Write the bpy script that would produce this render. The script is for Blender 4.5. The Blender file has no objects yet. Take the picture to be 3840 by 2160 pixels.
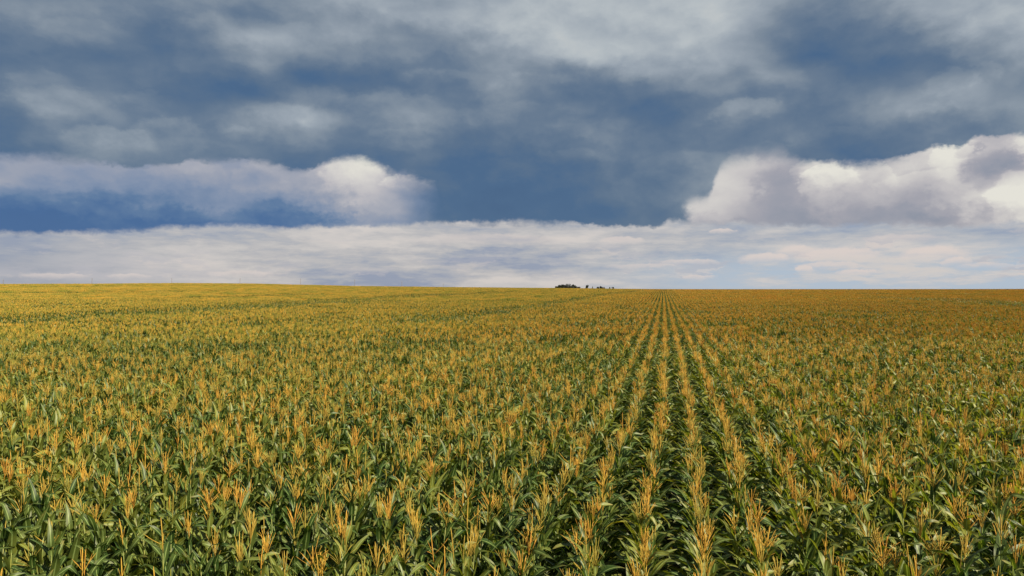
import bpy, math, random
import numpy as np
from math import sin, cos, tan, pi, radians, exp, atan2, sqrt

C = bpy.context.scene
COL = C.collection
F_PX = 2560.0                       # focal length in pixels of the 3840 px wide frame (24 mm lens)
YAW = math.atan(568.0 / F_PX)       # the rows run along +Y, the camera looks this far to their left
CAM_Z = 5.12
HORIZON = 1083.0
FW = (-sin(YAW), cos(YAW)); RT = (cos(YAW), sin(YAW))

# ------------------------------------------------------------------ camera
cam_data = bpy.data.cameras.new('camera'); cam_data.lens = 24.0; cam_data.sensor_width = 36.0
cam_data.clip_start = 0.1; cam_data.clip_end = 40000
cam = bpy.data.objects.new('camera', cam_data); COL.objects.link(cam)
cam.location = (0, 0, CAM_Z)
cam.rotation_euler = (pi / 2 + (HORIZON - 1080.0) / F_PX, 0, YAW)
C.camera = cam

# ------------------------------------------------------------------ sun, exposure
SUN_AZ_FROM_VIEW = radians(128)     # clockwise from the view direction: behind the camera, to the right
SUN_EL = radians(40)
sun_az = -YAW + SUN_AZ_FROM_VIEW    # clockwise from +Y
sd = bpy.data.lights.new('sun', 'SUN'); sd.energy = 5.0; sd.angle = radians(0.6); sd.color = (1.0, 0.86, 0.62)
sun = bpy.data.objects.new('sun', sd); COL.objects.link(sun)
sun.rotation_euler = (pi / 2 - SUN_EL, 0, pi - sun_az)
sun.location = (0, 0, 60)
C.view_settings.view_transform = 'Standard'; C.view_settings.look = 'None'
C.view_settings.exposure = 1.0; C.view_settings.gamma = 1.0
C.cycles.max_bounces = 5; C.cycles.diffuse_bounces = 3; C.cycles.glossy_bounces = 2
C.cycles.transmission_bounces = 3; C.cycles.transparent_max_bounces = 4
C.cycles.caustics_reflective = False; C.cycles.caustics_refractive = False

def lin(c):
    c = c / 255.0
    return c / 12.92 if c <= 0.04045 else ((c + 0.055) / 1.055) ** 2.4
def rgb(r, g, b): return (lin(r), lin(g), lin(b), 1.0)

# ------------------------------------------------------------------ node helper
class NT:
    def __init__(s, tree): s.t = tree; s.n = tree.nodes; s.l = tree.links
    def node(s, kind, **kw):
        n = s.n.new(kind)
        for k, v in kw.items(): setattr(n, k, v)
        return n
    def put(s, sock, v):
        if hasattr(v, 'is_output'): s.l.new(v, sock)
        else: sock.default_value = v
    def m(s, op, a, b=0.0, c=0.0, clamp=False):
        n = s.node('ShaderNodeMath', operation=op, use_clamp=clamp)
        s.put(n.inputs[0], a); s.put(n.inputs[1], b)
        if len(n.inputs) > 2: s.put(n.inputs[2], c)
        return n.outputs[0]
    def step(s, x, a, b, lo=0.0, hi=1.0, kind='SMOOTHSTEP'):
        n = s.node('ShaderNodeMapRange', interpolation_type=kind)
        s.put(n.inputs[0], x); s.put(n.inputs[1], a); s.put(n.inputs[2], b); s.put(n.inputs[3], lo); s.put(n.inputs[4], hi)
        return n.outputs[0]
    def mixf(s, f, a, b):
        n = s.node('ShaderNodeMix', data_type='FLOAT'); s.put(n.inputs[0], f); s.put(n.inputs[2], a); s.put(n.inputs[3], b)
        return n.outputs[0]
    def mixc(s, f, a, b, blend='MIX'):
        n = s.node('ShaderNodeMix', data_type='RGBA', blend_type=blend); s.put(n.inputs[0], f); s.put(n.inputs[6], a); s.put(n.inputs[7], b)
        return n.outputs[2]
    def vec(s, x, y, z=0.0):
        n = s.node('ShaderNodeCombineXYZ'); s.put(n.inputs[0], x); s.put(n.inputs[1], y); s.put(n.inputs[2], z)
        return n.outputs[0]
    def noise(s, v, scale, detail=4.0, rough=0.55, dist=0.0):
        n = s.node('ShaderNodeTexNoise'); s.put(n.inputs['Vector'], v)
        n.inputs['Scale'].default_value = scale; n.inputs['Detail'].default_value = detail
        n.inputs['Roughness'].default_value = rough; n.inputs['Distortion'].default_value = dist
        return n.outputs[0]
    def curve(s, x, ys):
        n = s.node('ShaderNodeFloatCurve'); s.put(n.inputs['Value'], x)
        cv = n.mapping.curves[0]
        while len(cv.points) < len(ys): cv.points.new(0.5, 0.5)
        for i, y in enumerate(ys):
            cv.points[i].location = (i / (len(ys) - 1), y)
            cv.points[i].handle_type = 'AUTO'
        n.mapping.update()
        return n.outputs[0]
    def ramp(s, x, stops):
        n = s.node('ShaderNodeValToRGB'); s.put(n.inputs[0], x)
        e = n.color_ramp.elements
        while len(e) < len(stops): e.new(0.5)
        for i, (p, c) in enumerate(stops): e[i].position = p; e[i].color = c
        return n.outputs[0]

# ------------------------------------------------------------------ the sky: a cloud deck over a clear sky
def interp2(xs, ys, g, x, y):
    col = [np.interp(x, xs, row) for row in g]
    return float(np.interp(y, ys, col))

DX = [192 * i for i in range(21)]
DY = [0, 70, 140, 210, 280, 350, 420, 490, 560, 620, 700, 800]
DECK = [
 [.50,.50,.50,.50,.53,.54,.57,.60,.60,.64,.70,.72,.72,.70,.70,.58,.50,.52,.60,.60,.62],
 [.48,.50,.47,.44,.47,.46,.53,.56,.58,.64,.69,.70,.70,.75,.73,.56,.46,.49,.56,.65,.67],
 [.46,.53,.46,.41,.50,.64,.58,.60,.55,.58,.63,.69,.66,.69,.66,.51,.40,.44,.50,.63,.70],
 [.39,.42,.39,.36,.46,.58,.50,.52,.50,.50,.58,.66,.66,.62,.64,.56,.40,.40,.46,.50,.61],
 [.41,.47,.42,.45,.43,.44,.43,.42,.45,.48,.57,.46,.52,.56,.61,.63,.50,.41,.46,.48,.52],
 [.42,.48,.48,.42,.34,.41,.41,.41,.44,.46,.50,.40,.40,.40,.43,.46,.46,.46,.55,.56,.52],
 [.38,.54,.52,.46,.41,.51,.60,.51,.54,.45,.44,.43,.42,.38,.56,.46,.43,.51,.53,.55,.55],
 [.34,.45,.48,.54,.47,.50,.56,.44,.50,.46,.50,.46,.46,.37,.46,.47,.41,.41,.46,.50,.55],
 [.35,.32,.53,.44,.44,.43,.40,.41,.45,.38,.41,.42,.46,.41,.47,.42,.35,.35,.38,.50,.60],
 [.35,.35,.38,.41,.41,.41,.38,.38,.42,.36,.34,.42,.46,.44,.55,.46,.38,.36,.42,.60,.62],
 [.34,.34,.36,.38,.38,.36,.36,.36,.38,.36,.28,.36,.42,.44,.56,.50,.42,.40,.44,.58,.60],
 [.33,.33,.33,.33,.33,.33,.33,.33,.34,.30,.26,.31,.34,.42,.56,.52,.44,.42,.44,.56,.60]]
MX = [0, 170, 340, 500, 670, 840, 1000, 1170, 1280, 1370, 1460, 1560, 1680, 2560, 2680, 2800, 2880, 2960, 3060, 3160, 3300, 3440, 3580, 3700, 3840]
MY = [560, 610, 650, 690, 730, 770, 810, 845, 880]
MID = [
 [0.55,0.53,0.51,0.48,0.51,0.53,0.53,0.58,0.66,0.78,0.66,0.54,0.36,0.80,0.80,0.77,0.55,0.71,0.70,0.68,0.67,0.76,0.88,0.62,0.96],
 [0.56,0.53,0.51,0.49,0.53,0.54,0.56,0.62,0.72,0.78,0.66,0.54,0.36,0.80,0.80,0.77,0.69,0.63,0.78,0.70,0.67,0.78,0.83,0.54,0.66],
 [0.60,0.51,0.49,0.48,0.51,0.54,0.56,0.60,0.72,0.78,0.66,0.54,0.36,0.80,0.80,0.77,0.57,0.59,0.80,0.79,0.77,0.68,0.76,0.62,0.62],
 [0.56,0.45,0.47,0.48,0.48,0.52,0.56,0.58,0.68,0.78,0.66,0.54,0.36,0.80,0.80,0.77,0.54,0.54,0.68,0.72,0.65,0.68,0.72,0.76,0.80],
 [0.41,0.36,0.39,0.47,0.47,0.47,0.47,0.55,0.62,0.76,0.64,0.52,0.36,0.80,0.80,0.77,0.54,0.54,0.64,0.62,0.65,0.62,0.68,0.84,0.92],
 [0.32,0.30,0.32,0.38,0.44,0.46,0.38,0.44,0.58,0.66,0.58,0.47,0.36,0.80,0.80,0.63,0.54,0.55,0.62,0.62,0.58,0.64,0.66,0.82,0.90],
 [0.25,0.25,0.26,0.28,0.30,0.34,0.30,0.32,0.46,0.58,0.50,0.46,0.36,0.70,0.70,0.63,0.54,0.54,0.54,0.60,0.56,0.58,0.60,0.72,0.82],
 [0.25,0.25,0.25,0.26,0.27,0.28,0.28,0.28,0.34,0.42,0.36,0.38,0.36,0.58,0.58,0.51,0.54,0.54,0.48,0.54,0.54,0.50,0.52,0.66,0.74],
 [0.26,0.26,0.27,0.28,0.30,0.28,0.27,0.28,0.30,0.34,0.30,0.38,0.36,0.58,0.58,0.53,0.54,0.54,0.54,0.56,0.56,0.56,0.58,0.66,0.70]]
B2 = [(0,585),(150,588),(300,598),(420,618),(520,625),(640,620),(700,600),(800,612),(900,600),(1000,612),(1080,640),(1150,642),(1230,610),(1330,597),(1400,606),(1440,650),(1500,668),(1530,655),(1560,678),(1620,680),(1650,730),(1670,800),(1690,832),(2500,850),(2600,842),(2590,760),(2560,700),(2600,672),(2680,650),(2740,605),(2860,575),(2940,588),(3000,620),(3080,606),(3260,618),(3400,585),(3470,570),(3485,528),(3520,548),(3590,560),(3620,520),(3650,508),(3740,515),(3840,505)]
B1 = [(0,880),(330,876),(520,870),(640,850),(700,862),(780,846),(1000,852),(1300,852),(1600,842),(1750,824),(1900,830),(2050,815),(2200,826),(2400,822),(2520,836),(2650,846),(2800,842),(3000,850),(3300,842),(3600,852),(3740,846),(3840,842)]
U0, U1 = -0.70, 0.70                # azimuth range (radians clockwise from the view direction) the tables cover
EMAX = 0.50                         # tangent of elevation the curves are scaled by
NK = 70
def pix(u, te):                     # direction (azimuth, tan elevation) -> photograph coordinates
    return 1920 + F_PX * tan(u), HORIZON - F_PX * te / cos(u)
def bound(tbl, u):
    px = 1920 + F_PX * tan(u)
    xs = sorted(tbl); y = float(np.interp(px, [p[0] for p in xs], [p[1] for p in xs]))
    return (HORIZON - y) * cos(u) / F_PX
w = bpy.data.worlds.new('World'); C.world = w; w.use_nodes = True
w.node_tree.nodes.clear()
N = NT(w.node_tree)
gen = N.node('ShaderNodeTexCoord').outputs['Generated']
sep = N.node('ShaderNodeSeparateXYZ'); N.l.new(gen, sep.inputs[0])
X, Y, Z = sep.outputs
xr = N.m('ADD', N.m('MULTIPLY', X, RT[0]), N.m('MULTIPLY', Y, RT[1]))
yr = N.m('ADD', N.m('MULTIPLY', X, FW[0]), N.m('MULTIPLY', Y, FW[1]))
az = N.m('ARCTAN2', xr, yr)
hyp = N.m('SQRT', N.m('ADD', N.m('MULTIPLY', X, X), N.m('MULTIPLY', Y, Y)))
te = N.m('DIVIDE', Z, N.m('MAXIMUM', hyp, 0.02))
P = N.vec(az, N.m('MULTIPLY', te, 2.0), 0.0)
P2 = N.vec(az, N.m('MULTIPLY', te, 2.0), 7.3)
P3 = N.vec(az, N.m('MULTIPLY', te, 1.3), 3.1)
n1 = N.m('SUBTRACT', N.noise(P, 7.0, 5, .55), .5)
n2 = N.m('SUBTRACT', N.noise(P2, 7.0, 5, .55), .5)
n3 = N.m('SUBTRACT', N.noise(P3, 26.0, 5, .6), .5)
n4 = N.m('SUBTRACT', N.noise(P3, 90.0, 3, .6), .5)
n3b = N.m('SUBTRACT', N.noise(N.vec(az, N.m('MULTIPLY', te, 1.3), 11.7), 26.0, 5, .6), .5)
azw = N.m('ADD', az, N.m('ADD', N.m('MULTIPLY', n1, .05), N.m('MULTIPLY', n3, .022)))
tew = N.m('ADD', te, N.m('ADD', N.m('MULTIPLY', n2, .028), N.m('MULTIPLY', n3, .013)))
un = N.step(azw, U0, U1, 0, 1, 'LINEAR')
un0 = N.step(N.m('ADD', az, N.m('MULTIPLY', n3, .016)), U0, U1, 0, 1, 'LINEAR')
ks = [U0 + (U1 - U0) * i / (NK - 1) for i in range(NK)]
def field(xs, ys, grid, elevs, u_in, e_in):
    val = None
    for i, e in enumerate(elevs):
        row = []
        for u in ks:
            px, py = pix(u, e); row.append(interp2(xs, ys, grid, px, py))
        c = N.curve(u_in, row)
        if val is None: val = c; prev = e; continue
        f = N.step(e_in, e, prev, 1.0, 0.0)     # elevs run from high to low
        val = N.mixf(f, val, c); prev = e
    return val
def elev_of(y): return (HORIZON - y) / F_PX * 0.93
deck = field(DX, DY, DECK, [elev_of(y) for y in DY], un, tew)
un_m = N.step(N.m('ADD', az, N.m('ADD', N.m('MULTIPLY', n1, .05), N.m('ADD', N.m('MULTIPLY', n3, .060), N.m('MULTIPLY', n4, .016)))), U0, U1, 0, 1, 'LINEAR')
te_m = N.m('ADD', te, N.m('ADD', N.m('MULTIPLY', n3, .032), N.m('MULTIPLY', n4, .010)))
mid = field(MX, MY, MID, [elev_of(y) for y in MY], un_m, te_m)
b2 = N.m('MULTIPLY', N.curve(un0, [max(0, bound(B2, u)) / EMAX for u in ks]), EMAX)
b1 = N.m('MULTIPLY', N.curve(un0, [max(0, bound(B1, u)) / EMAX for u in ks]), EMAX)
edge = N.m('ADD', N.m('MULTIPLY', n3, .020), N.m('MULTIPLY', n4, .010))
tee = N.m('ADD', te, edge)
soft = N.m('ADD', .003, N.m('MULTIPLY', N.step(n1, -.08, .08), .007))
A_ = lambda x: math.atan((x - 1920) / F_PX)
soft = N.m('ADD', soft, N.m('MULTIPLY', N.m('MULTIPLY', N.step(az, A_(2640), A_(2760)), N.step(az, A_(3020), A_(2930))), .014))
above2 = N.step(N.m('SUBTRACT', tee, b2), N.m('MULTIPLY', soft, -1.0), soft)
above1 = N.step(N.m('SUBTRACT', N.m('ADD', te, N.m('MULTIPLY', edge, .95)), b1), -.0035, .0065)
# soft texture inside the clouds
tx = N.m('ADD', N.m('MULTIPLY', n3, .12), N.m('MULTIPLY', n4, .03))
tx = N.m('ADD', tx, N.m('MULTIPLY', n2, .12))
def relief(scale, dx, dy, det, zz, ky):       # puffs: the density here against the density a little towards the light
    a = N.noise(N.vec(azp, N.m('MULTIPLY', tep, ky), zz), scale, det, .5)
    b = N.noise(N.vec(N.m('ADD', azp, dx), N.m('MULTIPLY', N.m('ADD', tep, dy), ky), zz), scale, det, .5)
    return N.m('SUBTRACT', a, b)
azp = N.m('ADD', az, N.m('MULTIPLY', n1, .09)); tep = N.m('ADD', te, N.m('MULTIPLY', n3, .02))
r1 = relief(6.0, .03, .036, 3, 2.2, 1.7)
r2 = relief(14.0, .012, .018, 4, 5.9, 1.5)
tx = N.m('ADD', tx, N.m('ADD', N.m('MULTIPLY', r1, .34), N.m('MULTIPLY', r2, .26)))
deckv = N.m('ADD', N.m('MULTIPLY_ADD', N.m('SUBTRACT', deck, .47), 1.22, .442), N.m('MULTIPLY', tx, .80))
zen = N.step(te, .45, 1.2)
deckv = N.mixf(zen, deckv, N.m('ADD', .52, N.m('MULTIPLY', n1, .6)))
midv = N.m('ADD', mid, N.m('MULTIPLY', tx, .72))
# single billows: (x, y, half width, half height, strength) where the photograph shows them; light ones have a crisp
# sunlit top and melt away downwards, dark ones are soft all round
LIGHT = [(170,330,120,65,.10),(250,425,180,75,.12),(420,522,140,48,.17),(640,492,120,50,.12),(1100,440,140,52,.13),(1200,395,140,60,.07),(1480,402,160,55,.09),
         (940,130,240,65,.11),(2790,425,100,42,.168),(3560,312,70,50,.12),(3690,298,55,58,.11),(3330,385,260,85,.07),(1930,452,260,60,.08),(2240,505,210,52,.07),
         (3720,150,130,100,.09),(1870,640,110,42,.07),(1980,225,240,85,.07),(760,560,150,40,.05),(2450,300,200,60,.06),(1640,300,120,40,.06),(2010,330,160,50,.07),(1540,520,150,36,.06),(2130,600,120,36,.07),(2930,560,120,30,.05),(3180,500,130,34,.06),(2460,700,120,60,.09),(90,560,130,34,.06),(330,120,160,50,.07),(560,380,90,34,.07),(880,505,110,34,.07),(2560,590,150,30,.05),(3520,420,90,36,.07)]
LIGHT_M = [(1340,660,150,85,.20),(1545,700,120,38,.16),(700,650,150,70,.05),(1030,650,160,60,.05),(3110,690,120,75,.17),(3030,650,70,50,.10),
           (3450,690,170,60,.08),(3560,590,90,50,.12),(3810,770,110,120,.16),(3280,660,100,50,.10)]
DARK = [(3080,150,330,140,-.04),(3480,485,300,60,-.03),(1750,700,200,110,-.04),(700,330,260,60,-.05),(1350,300,300,50,-.05)]
DARK_M = [(2995,740,130,100,-.05),(3350,805,260,40,-.05),(3720,640,120,62,-.13),(3615,565,45,34,-.16),(3600,805,180,40,-.05),(3420,760,60,60,-.05)]
fa = N.m('ADD', az, N.m('ADD', N.m('MULTIPLY', n1, .03), N.m('ADD', N.m('MULTIPLY', n3, .040), N.m('MULTIPLY', n4, .014))))
fe = N.m('ADD', te, N.m('ADD', N.m('MULTIPLY', n2, .020), N.m('ADD', N.m('MULTIPLY', n3b, .032), N.m('MULTIPLY', n4, .010))))
def billows(val, feats, fa=fa, fe=fe, crisp=.30):
    for x, y, rx, ry, amp in feats:
        a0 = math.atan((x - 1920) / F_PX); e0 = (HORIZON - y) / F_PX * cos(a0); ra = rx / F_PX * cos(a0) ** 2; re = ry / F_PX * cos(a0)
        dx = N.m('MULTIPLY', N.m('SUBTRACT', fa, a0), 1 / ra); dy = N.m('MULTIPLY', N.m('SUBTRACT', fe, e0), 1 / re)
        q = N.m('MULTIPLY_ADD', dx, dx, N.m('MULTIPLY', dy, dy))
        if amp > 0: m_ = N.m('MULTIPLY', N.step(q, 1.0 + crisp, 1.0 - crisp), N.step(dy, -1.0, .9, 0, amp))
        else: m_ = N.step(q, 1.7, .35, 0, amp)
        val = N.m('ADD', val, m_)
    return val
deckv = billows(deckv, [(x, y + 8, rx * 1.25, ry * 1.25, a * .60) for x, y, rx, ry, a in LIGHT] + DARK, crisp=.40)
midv = billows(midv, LIGHT_M + DARK_M, crisp=.2)
deck_c = N.ramp(deckv, [(0.0, rgb(62,90,126)), (.26, rgb(72,101,135)), (.36, rgb(88,110,136)), (.44, rgb(103,121,142)), (.53, rgb(127,140,154)), (.64, rgb(154,164,174)), (.76, rgb(182,189,193)), (.95, rgb(218,216,208))])
mid_c = N.ramp(midv, [(0.0, rgb(52,86,134)), (.26, rgb(63,99,147)), (.36, rgb(90,118,155)), (.46, rgb(126,141,167)), (.56, rgb(153,158,173)), (.70, rgb(187,184,188)), (.82, rgb(208,204,201)), (.95, rgb(226,223,212)), (1.0, rgb(230,228,218))])
# the pale band under the cloud deck: layered far cloud, pale blue gaps low on the right, small cream puffs
def bandnoise(ky, scale, zz, det=5): return N.noise(N.vec(N.m('ADD', az, N.m('MULTIPLY', n3, .03)), N.m('MULTIPLY', N.m('ADD', te, N.m('MULTIPLY', n4, .004)), ky), zz), scale, det, .6)
q1 = bandnoise(5.0, 5.0, 1.7); q2 = bandnoise(6.0, 16.0, 4.2); q3 = bandnoise(4.0, 36.0, 8.8)
right = N.step(azw, -.02, .50)
low = N.step(te, .070, .015)
lay = N.m('ADD', N.m('MULTIPLY', q1, .68), N.m('ADD', N.m('MULTIPLY', q2, .25), N.m('MULTIPLY', q3, .07)))
shade = N.ramp(lay, [(.40, rgb(146,155,175)), (.46, rgb(168,171,180)), (.51, rgb(184,182,184)), (.56, rgb(196,192,191)), (.62, rgb(208,201,197))])
gap = N.m('MULTIPLY', N.m('MULTIPLY', right, N.mixf(low, .15, 1.0)), N.step(lay, .68, .47))
band_c = N.mixc(N.m('MINIMUM', N.m('MULTIPLY', gap, 1.35), .94), shade, N.mixc(N.step(te, .0, .06), rgb(176,190,205), rgb(166,184,204)))
leftdark = N.m('MULTIPLY', N.step(azw, -.36, -.62), N.step(te, .09, .03))
band_c = N.mixc(N.m('MULTIPLY', leftdark, .6), band_c, rgb(146,154,172))
puff = bandnoise(3.4, 13.0, 4.4); puff_lo = N.noise(N.vec(az, N.m('MULTIPLY', N.m('ADD', te, .006), 3.4), 4.4), 13.0, 5, .6)
pm = N.m('MULTIPLY', N.step(puff, .535, .60), N.m('MULTIPLY', N.step(te, .008, .020), N.step(te, .080, .055)))
pcol = N.mixc(N.step(N.m('SUBTRACT', puff_lo, puff), .02, -.03), rgb(216,203,197), rgb(182,180,188))
band_c = N.mixc(N.m('MULTIPLY', pm, N.mixf(right, .25, .55)), band_c, pcol)
LOWP = [(2870,975,100,24,.9),(2990,950,80,30,.8),(3150,962,140,32,.9),(3110,1000,120,16,.7),(3500,958,130,34,.9),(3580,985,60,18,.7),(3210,1022,75,13,.9),(3020,1012,36,16,.8),
        (2590,985,110,14,.7),(2330,905,80,18,.7),(2420,1000,150,12,.5),(2705,868,45,9,.8),(200,1036,120,13,.6),(480,1036,80,11,.6),(900,1028,120,13,.6),(1850,905,300,26,.4),(3380,900,160,22,.5),(2620,1040,60,10,.6),(3700,1000,120,14,.5)]
fa2 = N.m('ADD', az, N.m('ADD', N.m('MULTIPLY', n3, .030), N.m('MULTIPLY', n4, .020))); fe2 = N.m('ADD', te, N.m('ADD', N.m('MULTIPLY', n3b, .008), N.m('MULTIPLY', n4, .006)))
lowp = billows(0.0, LOWP, fa2, fe2, .45)
band_c = N.mixc(N.m('MINIMUM', lowp, .85), band_c, rgb(219,206,200))
A_ = lambda x: math.atan((x - 1920) / F_PX)
melt = N.m('MULTIPLY', N.step(fa, A_(1470), A_(1680)), N.step(fa, A_(2625), A_(2555)))
grey_r = N.ramp(midv, [(.30, rgb(112,124,146)), (.45, rgb(142,147,161)), (.56, rgb(162,161,170)), (.70, rgb(190,186,188)), (.82, rgb(210,206,202)), (.95, rgb(228,225,215))])
mid_c = N.mixc(N.step(fa, A_(2400), A_(2700)), mid_c, grey_r)
mid_c = N.mixc(melt, mid_c, deck_c)
mid_c2 = N.mixc(above1, band_c, mid_c)
sky_c = N.mixc(above2, mid_c2, deck_c)
nish = N.node('ShaderNodeTexSky'); nish.sky_type = 'NISHITA'; nish.sun_disc = False
nish.sun_elevation = SUN_EL; nish.sun_rotation = sun_az
bg_clear = N.node('ShaderNodeBackground'); N.l.new(nish.outputs[0], bg_clear.inputs[0]); bg_clear.inputs[1].default_value = 0.04
bg_cloud = N.node('ShaderNodeBackground'); N.l.new(sky_c, bg_cloud.inputs[0]); bg_cloud.inputs[1].default_value = 0.52
mixs = N.node('ShaderNodeMixShader'); mixs.inputs[0].default_value = 0.94
N.l.new(bg_clear.outputs[0], mixs.inputs[1]); N.l.new(bg_cloud.outputs[0], mixs.inputs[2])
wo = N.node('ShaderNodeOutputWorld'); N.l.new(mixs.outputs[0], wo.inputs[0])
try: w.cycles.sampling_method = 'MANUAL'; w.cycles.sample_map_resolution = 512
except Exception: pass

# ------------------------------------------------------------------ terrain
CREST = [(-400,1069),(0,1067),(340,1066),(640,1064),(960,1066),(1300,1073),(1700,1077),(1900,1079),(2150,1081),(2400,1084),(2700,1086),(3000,1085),(3840,1084),(4400,1084)]
PLANT_H = 2.33
D_CREST = 450.0
def sstep(a, b, x):
    t = np.clip((x - a) / (b - a), 0, 1); return t * t * (3 - 2 * t)
def ground_z(x, y):
    x = np.asarray(x, float); y = np.asarray(y, float)
    depth = x * FW[0] + y * FW[1]; lat = x * RT[0] + y * RT[1]
    px = 1920 + F_PX * lat / np.maximum(depth, 20.0)
    cy = np.interp(px, [c[0] for c in CREST], [c[1] for c in CREST])
    R = CAM_Z + (HORIZON - cy) / F_PX * D_CREST - PLANT_H
    d = np.maximum(depth, 0)
    s = sstep(40, D_CREST, d) * (1 - .9 * sstep(D_CREST, 1300, d))
    und = .35 * np.sin(d / 27.0 + .6 * np.sin(lat / 60)) * sstep(120, 220, d) * sstep(-20, -150, lat) * (1 - sstep(380, 440, d))
    return R * s + und
def on_field(px, py):               # the world point on top of the corn that the photograph shows at px, py
    for d in np.concatenate([np.arange(5, 100, .5), np.arange(100, 470, 2)]):
        lat = (px - 1920) / F_PX * d
        x = FW[0] * d + RT[0] * lat; y = FW[1] * d + RT[1] * lat
        if CAM_Z - (py - HORIZON) / F_PX * d <= float(ground_z(x, y)) + 2.1: return x, y
    return x, y

def nodes_mat(name):
    m = bpy.data.materials.new(name); m.use_nodes = True; m.node_tree.nodes.clear()
    return m, NT(m.node_tree)

def mat_soil():
    m, n = nodes_mat('soil')
    pos = n.node('ShaderNodeNewGeometry').outputs['Position']
    a = n.noise(pos, 3.0, 6, .6); b = n.noise(pos, .02, 3, .5)
    col = n.ramp(a, [(.3, (.030,.020,.012,1)), (.7, (.085,.058,.034,1))])
    # grass and stubble beyond the field
    far = n.ramp(b, [(.4, (.060,.070,.022,1)), (.6, (.16,.115,.045,1))])
    ln = n.node('ShaderNodeVectorMath', operation='LENGTH'); n.l.new(pos, ln.inputs[0])
    col = n.mixc(n.step(ln.outputs['Value'], 430, 480), col, far)
    p = n.node('ShaderNodeBsdfPrincipled'); n.put(p.inputs['Base Color'], col); p.inputs['Roughness'].default_value = .95
    bmp = n.node('ShaderNodeBump'); bmp.inputs['Strength'].default_value = .6; n.put(bmp.inputs['Height'], n.noise(pos, 9.0, 6, .65)); n.l.new(bmp.outputs[0], p.inputs['Normal'])
    o = n.node('ShaderNodeOutputMaterial'); n.l.new(p.outputs[0], o.inputs[0]); return m

def mat_leaf(name, stops, rib_tint=(.24,.33,.11)):
    m, n = nodes_mat(name)
    at = n.node('ShaderNodeAttribute'); at.attribute_name = 'across'
    al = n.node('ShaderNodeAttribute'); al.attribute_name = 'along'
    oi = n.node('ShaderNodeObjectInfo').outputs['Random']
    pos = n.node('ShaderNodeNewGeometry').outputs['Position']
    big = n.noise(pos, .05, 3, .5); small = n.noise(pos, 3.5, 3, .6)
    f = n.m('ADD', n.m('MULTIPLY', big, .45), n.m('ADD', n.m('MULTIPLY', oi, .35), n.m('MULTIPLY', small, .3)))
    col = n.ramp(f, stops)
    rib = n.step(n.m('ABSOLUTE', at.outputs['Fac']), .22, .05)
    col = n.mixc(n.m('MULTIPLY', rib, .75), col, rib_tint + (1,))  # the midrib's own paler colour
    # dry yellowing tips
    tip = n.m('MULTIPLY', n.step(al.outputs['Fac'], .75, 1.0), n.step(small, .45, .6))
    col = n.mixc(n.m('MULTIPLY', tip, .6), col, (.26,.20,.06,1))
    p = n.node('ShaderNodeBsdfPrincipled'); n.put(p.inputs['Base Color'], col)
    p.inputs['Roughness'].default_value = .48; p.inputs['Specular IOR Level'].default_value = .38
    tr = n.node('ShaderNodeBsdfTranslucent'); n.put(tr.inputs[0], n.mixc(1.0, col, (2.0,1.9,.5,1), 'MULTIPLY'))
    mx = n.node('ShaderNodeMixShader'); mx.inputs[0].default_value = .30
    n.l.new(p.outputs[0], mx.inputs[1]); n.l.new(tr.outputs[0], mx.inputs[2])
    o = n.node('ShaderNodeOutputMaterial'); n.l.new(mx.outputs[0], o.inputs[0]); return m

def mat_tassel():
    m, n = nodes_mat('tassel_straw')
    oi = n.node('ShaderNodeObjectInfo').outputs['Random']
    geo = n.node('ShaderNodeNewGeometry'); pos = geo.outputs['Position']
    sx = n.node('ShaderNodeSeparateXYZ'); n.l.new(pos, sx.inputs[0])
    big = n.noise(pos, .035, 3, .5); small = n.noise(pos, 2.5, 2, .5); grain = n.noise(pos, 60, 2, .6)
    # tassels paler to the left: part variety tone, part sun angle put into colour
    side = n.step(sx.outputs[0], -32, 3, -.25, -.05)
    f = n.m('ADD', side, n.m('ADD', n.m('MULTIPLY', oi, .5), n.m('ADD', n.m('MULTIPLY', big, .35), n.m('MULTIPLY', small, .2))))
    col = n.ramp(f, [(.08, (.27,.28,.045,1)), (.30, (.46,.345,.070,1)), (.50, (.60,.375,.060,1)), (.75, (.60,.29,.055,1)), (.95, (.42,.16,.05,1))])
    col = n.mixc(n.step(grain, .35, .6, .25, 0), col, (.22,.14,.04,1))
    p = n.node('ShaderNodeBsdfPrincipled'); n.put(p.inputs['Base Color'], col); p.inputs['Roughness'].default_value = .7
    p.inputs['Specular IOR Level'].default_value = .2
    tr = n.node('ShaderNodeBsdfTranslucent'); n.put(tr.inputs[0], col)
    mx = n.node('ShaderNodeMixShader'); mx.inputs[0].default_value = .25
    n.l.new(p.outputs[0], mx.inputs[1]); n.l.new(tr.outputs[0], mx.inputs[2])
    o = n.node('ShaderNodeOutputMaterial'); n.l.new(mx.outputs[0], o.inputs[0]); return m

def mat_plain(name, c0, c1, scale=8.0, rough=.8):
    m, n = nodes_mat(name)
    tc = n.node('ShaderNodeTexCoord').outputs['Object']
    col = n.mixc(n.step(n.noise(tc, scale, 4, .6), .35, .65), c0 + (1,), c1 + (1,))
    p = n.node('ShaderNodeBsdfPrincipled'); n.put(p.inputs['Base Color'], col); p.inputs['Roughness'].default_value = rough
    o = n.node('ShaderNodeOutputMaterial'); n.l.new(p.outputs[0], o.inputs[0]); return m

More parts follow.
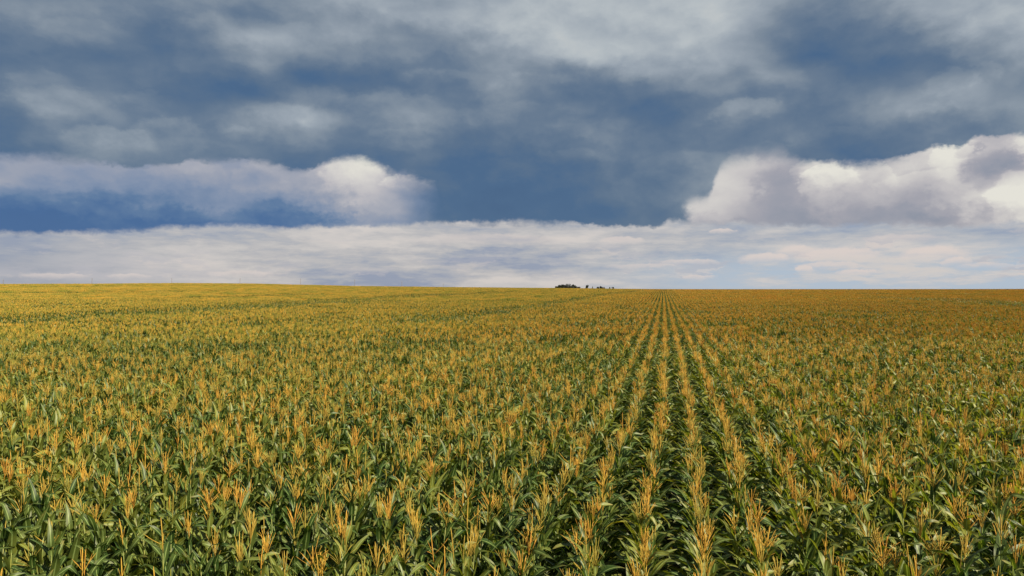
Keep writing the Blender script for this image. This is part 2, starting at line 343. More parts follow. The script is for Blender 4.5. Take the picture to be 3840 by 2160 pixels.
M_SOIL = mat_soil()
M_LEAF = mat_leaf('corn_leaf', [(.25, (.013,.036,.007,1)), (.44, (.030,.062,.011,1)), (.57, (.072,.100,.020,1)), (.76, (.19,.20,.032,1))])
M_LEAF_Y = mat_leaf('corn_leaf_yellowed', [(.2, (.30,.28,.03,1)), (.8, (.36,.34,.05,1))], (.45,.42,.10))
M_TASSEL = mat_tassel()
M_STALK = mat_plain('corn_stalk', (.085,.12,.02), (.19,.20,.035), 6.0, .5)
M_HUSK = mat_plain('corn_husk', (.14,.20,.05), (.26,.28,.08), 9.0, .6)
M_SILK = mat_plain('corn_silk', (.20,.06,.02), (.30,.10,.03), 30.0, .8)

# ------------------------------------------------------------------ mesh builder
class MB:
    def __init__(s): s.v = []; s.f = []; s.a = []; s.b = []; s.mi = []
    def add(s, vs, fs, across=None, along=None, mat=0):
        o = len(s.v); s.v += vs
        s.a += across or [1.0] * len(vs); s.b += along or [0.0] * len(vs)
        s.f += [tuple(i + o for i in f) for f in fs]; s.mi += [mat] * len(fs)
    def extend(s, q, mat):
        s.add(list(q.v), list(q.f), list(q.a), list(q.b), mat)
    def tube(s, pts, rads, n=5, cap=True):
        vs = []; fs = []
        for i, p in enumerate(pts):
            a = np.array(pts[max(i - 1, 0)]); b = np.array(pts[min(i + 1, len(pts) - 1)])
            t = b - a; t = t / (np.linalg.norm(t) + 1e-9)
            h = np.array([1, 0, 0]) if abs(t[0]) < .8 else np.array([0, 1, 0])
            u = np.cross(t, h); u /= np.linalg.norm(u); w_ = np.cross(t, u)
            for k in range(n):
                q = np.array(p) + rads[i] * (cos(2 * pi * k / n) * u + sin(2 * pi * k / n) * w_)
                vs.append(tuple(q))
        for i in range(len(pts) - 1):
            for k in range(n):
                fs.append((i * n + k, i * n + (k + 1) % n, (i + 1) * n + (k + 1) % n, (i + 1) * n + k))
        if cap: fs.append(tuple(range(n))[::-1]); fs.append(tuple((len(pts) - 1) * n + k for k in range(n)))
        s.add(vs, fs)
    def box(s, x0, x1, y0, y1, z0, z1):
        vs = [(x, y, z) for z in (z0, z1) for y in (y0, y1) for x in (x0, x1)]
        s.add(vs, [(0,2,3,1),(4,5,7,6),(0,1,5,4),(2,6,7,3),(0,4,6,2),(1,3,7,5)])
    def mesh(s, name, mats, smooth=True):
        me = bpy.data.meshes.new(name); me.from_pydata(s.v, [], s.f)
        for m in mats: me.materials.append(m)
        if len(mats) > 1: me.polygons.foreach_set('material_index', s.mi)
        for nm, arr in (('across', s.a), ('along', s.b)):
            at = me.attributes.new(nm, 'FLOAT', 'POINT'); at.data.foreach_set('value', np.array(arr, 'f'))
        if smooth: me.polygons.foreach_set('use_smooth', [True] * len(me.polygons))
        me.update(); return me

# ------------------------------------------------------------------ corn plants
def leaf(mb, rnd, base, azim, length, width, up, droop, seg, cols=2, kink=None):
    """a strap leaf: leaves the stalk at angle `up` above level, then arches over by `droop`; folded along its midrib"""
    p = np.array(base, float); ang = up
    d_h = np.array([cos(azim), sin(azim), 0.0]); side0 = np.array([-sin(azim), cos(azim), 0.0])
    tw = rnd.uniform(-1.3, 1.3); ph = rnd.uniform(0, 6.28); bend = rnd.uniform(-.35, .35)
    vs = []; ac = []; al = []
    for i in range(seg + 1):
        t = i / seg
        wd = width * (min(1.0, .45 + 2.2 * t)) * (1 - t ** 2.6) ** .8 + .002
        a_now = up - droop * (t ** 1.7)
        if kink and t > kink[0]: a_now -= kink[1]
        dh = d_h * cos(bend * t) + side0 * sin(bend * t)
        dr = dh * cos(a_now) + np.array([0, 0, 1.0]) * sin(a_now)
        if i: p = p + dr * (length / seg)
        sd0 = np.cross(dr, [0, 0, 1.0]) if abs(dr[2]) < .97 else side0
        sd0 = sd0 / (np.linalg.norm(sd0) + 1e-9); nr = np.cross(sd0, dr)
        a = tw * t
        sdv = sd0 * cos(a) + nr * sin(a); nn = np.cross(sdv, dr)
        wav = .18 * wd * sin(ph + 9 * t) if seg > 4 else 0
        if cols == 2:
            vs += [tuple(p - sdv * wd / 2 + nn * (.16 * wd + wav)), tuple(p), tuple(p + sdv * wd / 2 + nn * (.16 * wd - wav))]
            ac += [-1, 0, 1]; al += [t] * 3
        else:
            vs += [tuple(p - sdv * wd / 2), tuple(p + sdv * wd / 2)]; ac += [.3, 1]; al += [t] * 2
    c = cols + 1; fs = []
    for i in range(seg):
        for k in range(cols): fs.append((i * c + k, i * c + k + 1, (i + 1) * c + k + 1, (i + 1) * c + k))
    mb.add(vs, fs, ac, al)

def corn(seed, lod=0, kind='tassel', ears=True):
    """returns stalk, foliage, tassel, ear builders"""
    rnd = random.Random(seed)
    st, fo, ta, ea = MB(), MB(), MB(), MB()
    H = rnd.uniform(1.86, 2.02)
    if kind == 'short': H *= .90
    lx, ly = rnd.uniform(-.05, .05), rnd.uniform(-.05, .05)
    def axis(t): return np.array([lx * t * t, ly * t * t, H * t])
    if lod == 0: st.tube([axis(t) for t in (0, .2, .4, .6, .8, 1)], [.014, .013, .012, .010, .007, .0045], 6)
    elif lod == 1: st.tube([axis(.55), axis(1)], [.010, .005], 3, False)
    nl = {0: 13, 1: 9, 2: 5}[lod]
    az0 = rnd.uniform(-.5, .5)
    lo_t = {0: .22, 1: .45, 2: .62}[lod]
    for i in range(nl):
        q = i / (nl - 1); t = lo_t + (.965 - lo_t) * q
        azim = az0 + (pi if i % 2 else 0) + rnd.gauss(0, .62)
        top = max(0, (t - .62) / .35)
        L = (.74 - .30 * top) * rnd.uniform(.75, 1.15)
        W = (.100 - .026 * top) * rnd.uniform(.8, 1.2)
        up = radians(rnd.uniform(50, 78) + 10 * top)
        dr = radians(rnd.uniform(25, 115) * (1 - .72 * top))
        if rnd.random() < .22: dr += radians(35)
        if kind == 'tall': up = radians(rnd.uniform(68, 82)); dr = radians(rnd.uniform(10, 45)); L *= 1.1
        kink = (rnd.uniform(.5, .75), radians(rnd.uniform(40, 90))) if rnd.random() < .42 else None
        leaf(fo, rnd, axis(t), azim, L, W, up, dr, {0: 9, 1: 4, 2: 2}[lod], 2 if lod == 0 else 1, kink)
    tip = axis(1)
    if kind in ('tassel', 'dense', 'sparse'):
        hp = rnd.uniform(.26, .42)
        nb = {'tassel': rnd.randint(8, 13), 'dense': rnd.randint(13, 18), 'sparse': rnd.randint(3, 5)}[kind]
        if lod == 2: nb = max(5, nb // 2)
        th = {0: 1.0, 1: 1.25, 2: 2.0}[lod]
        cen = [tip + np.array([0.0007 * k * k * sin(seed), .0006 * k * k * cos(seed * 1.7), hp * k / 6]) for k in range(7)]
        if lod == 0: ta.tube(cen, [.004, .0045, .006, .0066, .0056, .006, .0016], 4)
        else: blade(ta, cen[0], cen[-1], .017 * th, rnd.uniform(0, 3))
        spread = rnd.choice([rnd.uniform(.3, .6), rnd.uniform(.6, .95), rnd.uniform(.8, 1.3)])
        for k in range(nb):
            a = k * 2.4 + rnd.uniform(-.4, .4); zb = hp * rnd.uniform(.06, .42)
            b = tip + np.array([0, 0, zb]); Lb = rnd.uniform(.14, .29); tilt = spread * rnd.uniform(.45, 1.0)
            cur = rnd.uniform(-.30, .30); pts = [b]
            for q in range(4):
                tl = tilt + cur * q / 4
                pts.append(pts[-1] + Lb / 4 * np.array([sin(tl) * cos(a), sin(tl) * sin(a), cos(tl)]))
            if lod == 0: ta.tube(pts, [.0019, .0036, .0030, .0036, .0010], 3)
            else: blade(ta, pts[0], pts[-1], .011 * th, a)
    else:
        # still rolled: the tassel is only a thin spike between the top leaves
        if lod == 0: ta.tube([tip, tip + np.array([.01, 0, .12]), tip + np.array([0, .01, .22])], [.005, .006, .002], 4)
    if lod == 0 and ears:
        a = az0 + rnd.choice([0, pi]) + .6; b = axis(.47)
        d = np.array([cos(a) * sin(.4), sin(a) * sin(.4), cos(.4)])
        pts = [b + d * q for q in (0, .05, .13, .20, .26)]
        ea.tube(pts, [.010, .026, .029, .020, .006], 7)
    return st, fo, ta, ea

def blade(mb, a, b, wd, ang):
    a = np.array(a); b = np.array(b); t = b - a; t = t / (np.linalg.norm(t) + 1e-9)
    for r in (ang, ang + 1.57):
        h = np.array([cos(r), sin(r), .3]); s = np.cross(t, h); s /= (np.linalg.norm(s) + 1e-9)
        mb.add([tuple(a - s * wd * .35), tuple(a + s * wd * .35), tuple(a * .4 + b * .6 + s * wd * .5), tuple(b), tuple(a * .4 + b * .6 - s * wd * .5)], [(0, 1, 2, 3, 4)])

# ------------------------------------------------------------------ lattice noise for the field
_rs = np.random.RandomState(5)
_T = _rs.rand(256, 256)
def vnoise(x, y, s):
    x = np.asarray(x) / s + 91.3; y = np.asarray(y) / s + 37.7
    ix = np.floor(x).astype(int); iy = np.floor(y).astype(int); fx = x - ix; fy = y - iy
    fx = fx * fx * (3 - 2 * fx); fy = fy * fy * (3 - 2 * fy)
    g = lambda a, b: _T[a % 256, b % 256]
    return (g(ix, iy) * (1 - fx) + g(ix + 1, iy) * fx) * (1 - fy) + (g(ix, iy + 1) * (1 - fx) + g(ix + 1, iy + 1) * fx) * fy

# strips where the corn is shorter, greener and hardly tasselled
STRIPS = [([(0,1202),(250,1187),(500,1172),(750,1160),(994,1147),(1300,1128),(1460,1114),(1790,1100),(1900,1095)], 6.5, 1.0),
          ([(1500,1212),(1700,1190),(1900,1162),(2060,1140),(2200,1116),(2300,1101),(2400,1091)], 2.6, 1.0),
          ([(0,1128),(500,1122),(900,1112),(1200,1104)], 6.0, .6), ([(0,1100),(400,1096),(800,1090)], 6.0, .55),
          ([(0,1078),(500,1074),(900,1073)], 7.0, .6),
          ([(3300,1116),(3500,1121),(3640,1130),(3840,1144),(3950,1152)], 7.0, 1.0),
          ([(2960,1098),(3200,1100),(3400,1104)], 8.0, .9), ([(3500,1098),(3640,1102),(3720,1106)], 6.0, .8),
          ([(2950,1232),(3150,1226),(3350,1230),(3500,1225)], 2.0, .7), ([(3400,1172),(3620,1174)], 4.0, .75),
          ([(1050,1205),(1300,1198),(1500,1190),(1750,1186)], 3.5, .7), ([(0,1330),(200,1300),(420,1330)], 1.6, .8)]
STRIPS_W = [(np.array([on_field(*p) for p in pts]), wd, st) for pts, wd, st in STRIPS]
def greenness(x, y):
    x = np.asarray(x, float); y = np.asarray(y, float)
    dep = x * FW[0] + y * FW[1]
    g = np.zeros_like(x)
    for pts, wd, st in STRIPS_W:
        dm = np.full_like(x, 1e9)
        for a, b in zip(pts[:-1], pts[1:]):
            ab = b - a; L2 = (ab ** 2).sum()
            t = np.clip(((x - a[0]) * ab[0] + (y - a[1]) * ab[1]) / L2, 0, 1)
            dm = np.minimum(dm, np.hypot(x - a[0] - t * ab[0], y - a[1] - t * ab[1]))
        dm = dm + (vnoise(x, y, 4.0) - .5) * wd
        g = np.maximum(g, st * (1 - sstep(wd * .6, wd * 1.5, dm)))
    pn = .6 * vnoise(x, y, 2.6) + .4 * vnoise(x + 50, y, 9.0)
    g = np.maximum(g, .9 * sstep(.54, .70, pn) * (1 - .6 * sstep(90, 200, dep)))
    return g

ROW = .70; X_ROW = -.27
def wander(y): return .40 * (1 - np.exp(-np.maximum(y - 6.8, -6) / 15.0)) + .035 * np.sin(y / 2.3)
rng = np.random.RandomState(11)
def in_view(x, y, pad):
    dep = x * FW[0] + y * FW[1]; lat = x * RT[0] + y * RT[1]
    return ((dep > -4) & (np.abs(lat) < .75 * 1.12 * np.maximum(dep, 0) + pad))

# single plants out to 135 m
px_l, py_l, row_l = [], [], []
for k in range(-260, 220):
    x0 = X_ROW + k * ROW
    ys = np.arange(-5, 150, .168) + rng.uniform(-.05, .05) + rng.normal(0, .035, len(np.arange(-5, 150, .168)))
    ys = ys[rng.rand(len(ys)) > .05]
    xs = x0 + wander(ys) + rng.normal(0, .020 + .055 * min(1, max(0, abs(k - .5) - 1.5) / 6.0), len(ys))
    ok = in_view(xs, ys, 7.0)
    px_l.append(xs[ok]); py_l.append(ys[ok]); row_l.append(np.full(ok.sum(), k))
PX = np.concatenate(px_l); PY = np.concatenate(py_l); PR = np.concatenate(row_l)
DEP = PX * FW[0] + PY * FW[1]; LAT = PX * RT[0] + PY * RT[1]
lim = 135.0
keep = (DEP < lim) & ~((np.floor(PY / 2.8) + .5) * 2.8 * FW[1] + PX * FW[0] > lim)
PX, PY, PR, DEP, LAT = PX[keep], PY[keep], PR[keep], DEP[keep], LAT[keep]
PZ = ground_z(PX, PY)
G = greenness(PX, PY)
n_p = len(PX)
R1 = rng.rand(n_p); R2 = rng.rand(n_p)
KIND = np.where(R1 < G, np.where(R2 < .15, 1, 0), np.where(R2 < .20, 0, np.where(R2 < .46, 1, np.where(R2 < .86, 2, 3))))  # 0 short, 1 sparse, 2 tassel, 3 dense
CEN = .75 * (1 - sstep(.8, 3.8, np.abs(PR - .5)))         # the rows beside the furrow stand even and straight
G = G * (1 - .75 * CEN * (DEP < 60))
KIND = np.where((R1 < .85) & (rng.rand(n_p) < .75 * CEN) & (KIND < 2), 2, KIND)
KIND = np.where((rng.rand(n_p) < (1 - CEN) * (.06 + .14 * sstep(.62, .8, vnoise(PX, PY, 6.0)))) , 4, KIND)                     # 4 tall leafy
KN = ['short', 'sparse', 'tassel', 'dense', 'tall']
NV = {0: [3, 3, 6, 5, 3], 1: [2, 2, 4, 3, 2]}
SC = (1 + rng.normal(0, .040, n_p) * (1 - .4 * CEN)) * (1 + .07 * (vnoise(PX, PY, 5.0) - .5)) * np.where(G > .5, .95, 1.0)
RZ = np.where(rng.rand(n_p) < .5, 0, pi) + rng.normal(0, .5, n_p)
tail = np.where(rng.rand(n_p) < .05, 3.5, 1.0) * (1 - .6 * CEN); RX = rng.normal(0, .045, n_p) * tail; RY = rng.normal(0, .045, n_p) * tail
VR = rng.rand(n_p)

# ------------------------------------------------------------------ the 300 nearest plants, each its own thing
scrx = 1920 + F_PX * LAT / np.maximum(DEP, .1)
scry = HORIZON + F_PX * (CAM_Z - PZ - 2.22 * SC) / np.maximum(DEP, .1)
vis = np.where((DEP > 2) & (scrx > -10) & (scrx < 3850) & (scry < 2150))[0]
near = vis[np.argsort(DEP[vis])][:300]
is_near = np.zeros(n_p, bool); is_near[near] = True

def thing(name, label, cat, loc, rot=(0, 0, 0), scale=1.0, group=None):
    o = bpy.data.objects.new(name, None); COL.objects.link(o); o.empty_display_size = .2
    o.location = loc; o.rotation_euler = rot; o.scale = (scale,) * 3
    o['label'] = label; o['category'] = cat
    if group: o['group'] = group
    return o
def child(name, mesh, parent):
    o = bpy.data.objects.new(name, mesh); COL.objects.link(o); o.parent = parent; return o

VAR = {}
for ki, kn in enumerate(KN):
    for v in range(NV[0][ki]):
        st, fo, ta, ea = corn(100 * ki + v, 0, kn)
        VAR[(ki, v)] = [('stalk', st.mesh('stalk', [M_STALK])), ('foliage', fo.mesh('foliage', [M_LEAF])),
                        ('tassel', ta.mesh('tassel', [M_TASSEL])), ('ear', ea.mesh('ear', [M_HUSK]))]
ORD = ['', 'first', 'second', 'third', 'fourth', 'fifth', 'sixth', 'seventh', 'eighth', 'ninth', 'tenth', 'eleventh', 'twelfth', 'thirteenth', 'fourteenth', 'fifteenth', 'sixteenth', 'seventeenth', 'eighteenth', 'nineteenth', 'twentieth',
       'twenty-first', 'twenty-second', 'twenty-third', 'twenty-fourth', 'twenty-fifth', 'twenty-sixth', 'twenty-seventh', 'twenty-eighth', 'twenty-ninth', 'thirtieth', 'thirty-first', 'thirty-second', 'thirty-third', 'thirty-fourth', 'thirty-fifth', 'thirty-sixth', 'thirty-seventh', 'thirty-eighth']
YL = int(min(near, key=lambda i: (scrx[i] - 2375) ** 2 + (scry[i] - 1800) ** 2 + (1e9 if KIND[i] == 4 else 0)))
def nth(n): return ORD[n] if n < 13 else '%d%s' % (n, 'th' if n < 21 else {1: 'st', 2: 'nd', 3: 'rd'}.get(n % 10, 'th'))
LOOK = {0: 'green untasselled corn plant', 1: 'corn plant with thin sparse tassel', 2: 'corn plant with open orange tassel',
        3: 'corn plant with thick bushy tassel', 4: 'tall corn plant with upright leaves'}
by_row = {}
for i in near: by_row.setdefault(int(PR[i]), []).append(int(i))
protos = {}
def place_plant(i, lab):
    ki = int(KIND[i]); v = int(VR[i] * NV[0][ki])
    if (ki, v) not in protos:
        r = thing('corn_plant', lab, 'corn plant', (0, 0, 0), group='corn plants in rows across the foreground')
        kids = [child(nm, me, r) for nm, me in VAR[(ki, v)] if nm != 'ear' and not (nm == 'tassel' and ki in (0, 4))]
        protos[(ki, v)] = (r, kids)
    else:
        r0, kids = protos[(ki, v)]
        r = r0.copy(); COL.objects.link(r); r['label'] = lab
        for c0 in kids:
            c = c0.copy(); COL.objects.link(c); c.parent = r
    r.location = (PX[i], PY[i], PZ[i]); r.rotation_euler = (RX[i], RY[i], RZ[i]); r.scale = (SC[i],) * 3
    return r
for k in sorted(by_row):
    ids = sorted(by_row[k], key=lambda i: PY[i])
    edge_name = 'bottom edge' if scry[ids[0]] > 2050 or scrx[ids[0]] > 200 else 'left edge'
    if k < 0 and scrx[ids[0]] < 120: edge_name = 'left edge'
    if k > 0 and scrx[ids[0]] > 3700: edge_name = 'bottom corner'
    if k in (0, 1):
        where = 'first row %s of furrow' % ('left' if k == 0 else 'right')
    else:
        where = '%s row %s of furrow' % (nth(1 - k) if k < 0 else nth(k), 'left' if k < 0 else 'right')
    for n_, i in enumerate(ids):
        r_ = place_plant(i, '%s, %s, %s from %s' % (LOOK[int(KIND[i])], where, nth(n_ + 1), edge_name))
        if i == YL:
            r_['label'] = 'corn plant with one bright yellow leaf hanging into the dark gap left of centre furrow'
            lb = MB(); rnd_ = random.Random(4); leaf(lb, rnd_, (0, 0, 1.72 / SC[i]), pi + .25 - RZ[i], .62, .085, radians(28), radians(70), 9)
            lo = child('leaf', lb.mesh('leaf', [M_LEAF_Y]), r_); lo['label'] = 'bright yellow dying leaf'

# ------------------------------------------------------------------ the rest of the field: one stuff object of points with plants on them
src = bpy.data.collections.new('corn_kinds')
SRC_INDEX = {}
def add_src(key, mb_mesh):
    idx = len(SRC_INDEX); o = bpy.data.objects.new('corn_kind_%03d' % idx, mb_mesh); src.objects.link(o); SRC_INDEX[key] = idx
def joined(parts):
    mb = MB()
    for q, mi in parts: mb.extend(q, mi)
    return mb
MATS = [M_STALK, M_LEAF, M_TASSEL]
for ki, kn in enumerate(KN):
    for v in range(NV[0][ki]):
        st, fo, ta, ea = corn(100 * ki + v, 0, kn)
        add_src((0, ki, v), joined([(st, 0), (fo, 1), (ta, 2)]).mesh('corn', MATS))
    for v in range(NV[1][ki]):
        st, fo, ta, ea = corn(100 * ki + v + 50, 1, kn)
        add_src((1, ki, v), joined([(st, 0), (fo, 1), (ta, 2)]).mesh('corn', MATS, False))
def block(seed, kinds):
    rnd = random.Random(seed); out = MB()
    for r in range(4):
        for q in range(14):
            kn = rnd.choice(kinds)
            st, fo, ta, ea = corn(rnd.randint(0, 10 ** 6), 2, kn)
            s = rnd.gauss(1, .035); a = rnd.gauss(0, .5); c_, s_ = cos(a), sin(a)
            ox = (r - 1.5) * ROW + rnd.gauss(0, .03); oy = (q - 6.5) * .2 + rnd.gauss(0, .03)
            for part, mi in ((fo, 1), (ta, 2)):
                part.v = [((x * c_ - y * s_) * s + ox, (x * s_ + y * c_) * s + oy, z * s) for x, y, z in part.v]
                out.extend(part, mi)
    return out
NB = [3, 3, 6]
for b_i, kinds in enumerate([['short', 'short', 'short', 'tall', 'sparse'], ['short', 'tassel', 'sparse', 'tassel'], ['tassel', 'dense', 'tassel', 'tassel', 'sparse', 'short']]):
    for v in range(NB[b_i]):
        add_src((2, b_i, v), block(1000 + 10 * b_i + v, kinds).mesh('corn', MATS, False))

rest = ~is_near
lod = np.where(DEP + rng.normal(0, 3, n_p) < 42, 0, 1)
vi = np.zeros(n_p, int)
for i in range(n_p):
    l = int(lod[i]); ki = int(KIND[i]); vi[i] = SRC_INDEX[(l, ki, int(VR[i] * NV[l][ki]))]
pts = [np.stack([PX, PY, PZ], 1)[rest]]; idxs = [vi[rest]]; scl = [SC[rest]]; rot = [np.stack([RX, RY, RZ], 1)[rest]]
# far blocks of four rows
bx, by = [], []
yb = (np.arange(-2, 190) + .5) * 2.8
for kb in range(-160, 130):
    xb = np.full_like(yb, X_ROW + (kb * 4 + 1.5) * ROW) + wander(yb)
    dep = xb * FW[0] + yb * FW[1]
    ok = in_view(xb, yb, 12.0) & (dep > lim) & (dep < 500)
    bx.append(xb[ok]); by.append(yb[ok])
BX = np.concatenate(bx); BY = np.concatenate(by); BZ = ground_z(BX, BY); GB = greenness(BX, BY)
nb_ = len(BX); rb = rng.rand(nb_)
bk = np.where(GB > .45 + .3 * (rb - .5), 0, np.where(rb < .12 + GB * .6, 1, 2))
bvi = np.array([SRC_INDEX[(2, int(k), int(r * NB[int(k)]))] for k, r in zip(bk, rng.rand(nb_))])
pts.append(np.stack([BX, BY, BZ], 1)); idxs.append(bvi)
scl.append((1 + rng.normal(0, .02, nb_)) * np.where(bk == 0, .96, 1.0) * (1 + .06 * (vnoise(BX, BY, 14.0) - .5)))
rot.append(np.stack([rng.normal(0, .004, nb_), np.zeros(nb_), np.where(rng.rand(nb_) < .5, 0, pi)], 1))
ALLP = np.concatenate(pts); ALLI = np.concatenate(idxs); ALLS = np.concatenate(scl); ALLR = np.concatenate(rot)
me = bpy.data.meshes.new('corn_field'); me.vertices.add(len(ALLP)); me.vertices.foreach_set('co', ALLP.astype('f').ravel())
at = me.attributes.new('kind_index', 'INT', 'POINT'); at.data.foreach_set('value', ALLI.astype('i'))
at = me.attributes.new('size', 'FLOAT', 'POINT'); at.data.foreach_set('value', ALLS.astype('f'))
at = me.attributes.new('turn', 'FLOAT_VECTOR', 'POINT'); at.data.foreach_set('vector', ALLR.astype('f').ravel())
me.update()
fld = bpy.data.objects.new('corn_field', me); COL.objects.link(fld)
fld['label'] = 'ripening corn field with orange tassels in rows running to the horizon'; fld['category'] = 'corn'; fld['kind'] = 'stuff'
ng = bpy.data.node_groups.new('grow_corn', 'GeometryNodeTree')
ng.interface.new_socket('Geometry', in_out='INPUT', socket_type='NodeSocketGeometry')
ng.interface.new_socket('Geometry', in_out='OUTPUT', socket_type='NodeSocketGeometry')
gi = ng.nodes.new('NodeGroupInput'); go = ng.nodes.new('NodeGroupOutput')
ci = ng.nodes.new('GeometryNodeCollectionInfo'); ci.inputs['Collection'].default_value = src
ci.inputs['Separate Children'].default_value = True; ci.inputs['Reset Children'].default_value = True
iop = ng.nodes.new('GeometryNodeInstanceOnPoints')
def gattr(nm, dt):
    n = ng.nodes.new('GeometryNodeInputNamedAttribute'); n.data_type = dt; n.inputs['Name'].default_value = nm
    return [o for o in n.outputs if o.enabled and o.name == 'Attribute'][0]
ng.links.new(gi.outputs[0], iop.inputs['Points']); ng.links.new(ci.outputs[0], iop.inputs['Instance'])
iop.inputs['Pick Instance'].default_value = True
ng.links.new(gattr('kind_index', 'INT'), iop.inputs['Instance Index'])
ng.links.new(gattr('size', 'FLOAT'), iop.inputs['Scale']); ng.links.new(gattr('turn', 'FLOAT_VECTOR'), iop.inputs['Rotation'])
ng.links.new(iop.outputs[0], go.inputs[0])
md = fld.modifiers.new('grow', 'NODES'); md.node_group = ng
print('plants', n_p, 'blocks', nb_, 'near', len(near))

# ------------------------------------------------------------------ ground
gm = MB(); rr = list(np.arange(0, 60, 6)) + list(np.arange(60, 600, 12)) + [650, 720, 800, 900, 1050, 1300, 1700, 2400, 4000, 8000, 15000]
NA = 160; vs = []
for r in rr:
    for a in range(NA):
        t = 2 * pi * a / NA; x, y = r * sin(t), r * cos(t)
        vs.append((x, y, float(ground_z(x, y)) if r > 0 else 0.0))
fs = [(i * NA + a, i * NA + (a + 1) % NA, (i + 1) * NA + (a + 1) % NA, (i + 1) * NA + a) for i in range(1, len(rr) - 1) for a in range(NA)]
fs += [(0, NA + (a + 1) % NA, NA + a) for a in range(NA)]
gm.add(vs, [f[::-1] for f in fs]); gmesh = gm.mesh('ground', [M_SOIL])
gnd = bpy.data.objects.new('ground', gmesh); COL.objects.link(gnd)
gnd['kind'] = 'structure'; gnd['label'] = 'dark bare soil between the corn rows'

# ------------------------------------------------------------------ trees on the skyline
def crown_mat(name, a, b):
    m, n = nodes_mat(name); oi = n.node('ShaderNodeObjectInfo').outputs['Random']
    pos = n.node('ShaderNodeNewGeometry').outputs['Position']
    col = n.mixc(n.m('ADD', n.m('MULTIPLY', n.noise(pos, .9, 3, .6), .7), n.m('MULTIPLY', oi, .3)), a + (1,), b + (1,))
    p = n.node('ShaderNodeBsdfPrincipled'); n.put(p.inputs['Base Color'], col); p.inputs['Roughness'].default_value = .7
    o = n.node('ShaderNodeOutputMaterial'); n.l.new(p.outputs[0], o.inputs[0]); return m
M_CROWN = crown_mat('crown_green', (.012,.022,.015), (.022,.036,.022))
M_CROWN_B = crown_mat('crown_brown', (.045,.030,.020), (.075,.048,.030))
M_BARK = mat_plain('bark', (.05,.035,.022), (.09,.065,.045), 3.0, .9)
def at_pix(px, depth):
    lat = (px - 1920) / F_PX * depth
    return FW[0] * depth + RT[0] * lat, FW[1] * depth + RT[1] * lat
def z_of(py, depth): return CAM_Z + (HORIZON - py) / F_PX * depth
def tree(px, top, wpx, depth, label, mat=None, cone=False, name='tree', group='trees on the skyline beyond the field', cat='tree'):
    rnd = random.Random(int(px * 7)); x, y = at_pix(px, depth); g = float(ground_z(x, y)); H = max(1.5, z_of(top, depth) - g); Wd = wpx / F_PX * depth
    t = thing(name, label, cat, (x, y, g), group=group)
    tk = MB(); tk.tube([(0, 0, -.3), (.05, 0, H * .3), (.0, .08, H * .62), (.05, .05, H * .85)], [.035 * H, .026 * H, .016 * H, .004 * H], 7)
    for k in range(5):
        a = k * 1.3 + rnd.random(); z0 = H * rnd.uniform(.3, .5)
        tk.tube([(.03, .03, z0), (cos(a) * Wd * .16, sin(a) * Wd * .16, z0 + H * .14), (cos(a) * Wd * .3, sin(a) * Wd * .3, z0 + H * .22)], [.012 * H, .008 * H, .003 * H], 5)
    child('trunk', tk.mesh('trunk', [M_BARK]), t)
    cr = MB(); lobes = [(rnd.gauss(0, .17) * Wd, rnd.gauss(0, .17) * Wd, H * rnd.uniform(.36, .86), rnd.uniform(.16, .3)) for _ in range(9)]
    for k in range(1500):
        lx, ly, lz, lr = lobes[k % 9]
        if cone:
            q = rnd.random() ** 1.3; a = rnd.uniform(0, 6.28); r = (1 - q) * Wd * .5 * rnd.random() ** .4
            c = np.array([r * cos(a), r * sin(a), H * (.15 + .85 * q)])
        else:
            d = np.array([rnd.gauss(0, 1), rnd.gauss(0, 1), rnd.gauss(0, 1)]); d /= np.linalg.norm(d)
            c = np.array([lx, ly, lz]) + d * np.array([Wd * lr, Wd * lr, min(H - lz, H * .24)]) * rnd.random() ** .33
        s = rnd.uniform(.20, .42) * (H / 9) ** .5
        u = np.array([rnd.gauss(0, 1), rnd.gauss(0, 1), rnd.gauss(0, 1)]); u /= np.linalg.norm(u)
        v = np.cross(u, [rnd.random(), rnd.random(), 1]); v /= np.linalg.norm(v)
        cr.add([tuple(c - u * s), tuple(c - v * s * .6), tuple(c + u * s), tuple(c + v * s * .6)], [(0, 1, 2, 3)])
    child('crown', cr.mesh('crown', [mat or M_CROWN], False), t)
T = [(2086,1073,20,705,'dark round tree at the left end of the large clump'), (2098,1068,24,700,'broad dark tree second from the left in the large clump'),
     (2112,1066,24,712,'dark leafy tree in the middle of the large clump'), (2127,1063.5,26,700,'tallest dark tree in the large clump on the skyline'),
     (2138,1069,22,708,'rounded dark tree just right of the tallest tree'), (2148,1066.5,14,700,'slender pointed tree at the right of the large clump'),
     (2158,1072,18,704,'low dark tree trailing off right of the pointed tree')]
for a in T: tree(*a)
tree(2169, 1075, 16, 706, 'low brown bush at the right foot of the large clump', M_CROWN_B, name='bush', cat='bush', group='brown bushes on the skyline')
tree(2201, 1068.5, 16, 740, 'lone round tree standing between the two clumps')
tree(2222, 1074, 7, 760, 'small conical tree just right of the lone round tree', cone=True)
tree(2241, 1075, 11, 750, 'small tree at the left of the right hand clump')
tree(2252, 1073, 10, 755, 'taller small tree in the middle of the right hand clump')
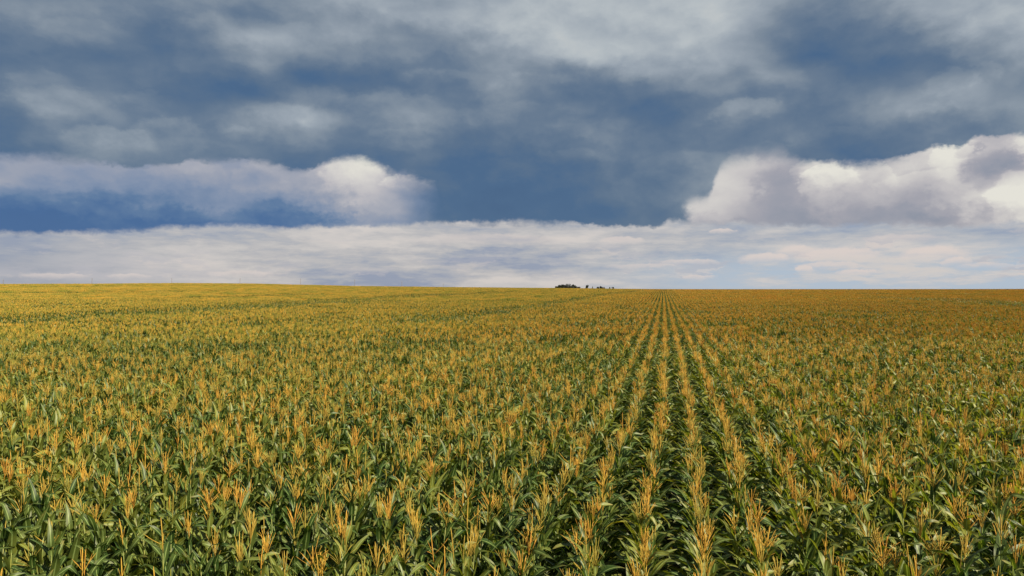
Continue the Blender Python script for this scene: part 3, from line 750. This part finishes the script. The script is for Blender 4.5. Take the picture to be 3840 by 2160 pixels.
tree(2262, 1075.5, 17, 748, 'low wide brown bush at the right of the small clump', M_CROWN_B, name='bush', cat='bush', group='brown bushes on the skyline')
tree(2287, 1076, 6, 770, 'tiny tree first of the two farthest right on the skyline')
tree(2299, 1076, 8, 770, 'tiny tree farthest right on the skyline')

# ------------------------------------------------------------------ utility poles behind the left crest
M_WOOD = mat_plain('pole_wood', (.10,.085,.075), (.16,.14,.12), 2.0, .9)
M_PORC = mat_plain('insulator_grey', (.30,.30,.30), (.38,.38,.38), 5.0, .4)
POLES = [(12, 1048), (345, 1044), (644, 1044), (900, 1044), (1127, 1045), (1330, 1048), (1507, 1056), (1662, 1064)]
WHERE = ['wooden utility pole at the left edge of the skyline', 'second utility pole from the left, on the highest part of the crest', 'third utility pole from the left on the skyline',
         'fourth utility pole from the left, just before the crest dips', 'fifth utility pole from the left on the skyline', 'sixth utility pole from the left on the skyline',
         'second farthest utility pole, small on the falling skyline', 'farthest and faintest utility pole, left of the tree clump']
pxy = []
for i, (px, top) in enumerate(POLES):
    depth = 530 * (1 + .078 * i); x, y = at_pix(px, depth); pxy.append((x, y, z_of(top, depth)))
line_a = atan2(pxy[1][1] - pxy[0][1], pxy[1][0] - pxy[0][0])
for i, (x, y, zt) in enumerate(pxy):
    g = float(ground_z(x, y)); H = zt - g
    t = thing('utility_pole', WHERE[i], 'utility pole', (x, y, g), (0, 0, line_a + pi / 2), group='utility poles along the skyline')
    mb = MB(); mb.tube([(0, 0, -.8), (0, 0, H * .5), (0, 0, H)], [.19, .16, .125], 10); child('post', mb.mesh('post', [M_WOOD]), t)
    mb = MB(); mb.box(-1.1, 1.1, -.19, -.10, H - .55, H - .41); child('crossarm', mb.mesh('crossarm', [M_WOOD], False), t)
    for ix in (-1.0, 0, 1.0):
        mb = MB(); zz = H - .409 if ix else H
        mb.tube([(ix, -.145 if ix else 0, zz), (ix, -.145 if ix else 0, zz + .08), (ix, -.145 if ix else 0, zz + .12), (ix, -.145 if ix else 0, zz + .22)], [.03, .07, .04, .05], 8)
        child('insulator', mb.mesh('insulator', [M_PORC]), t)
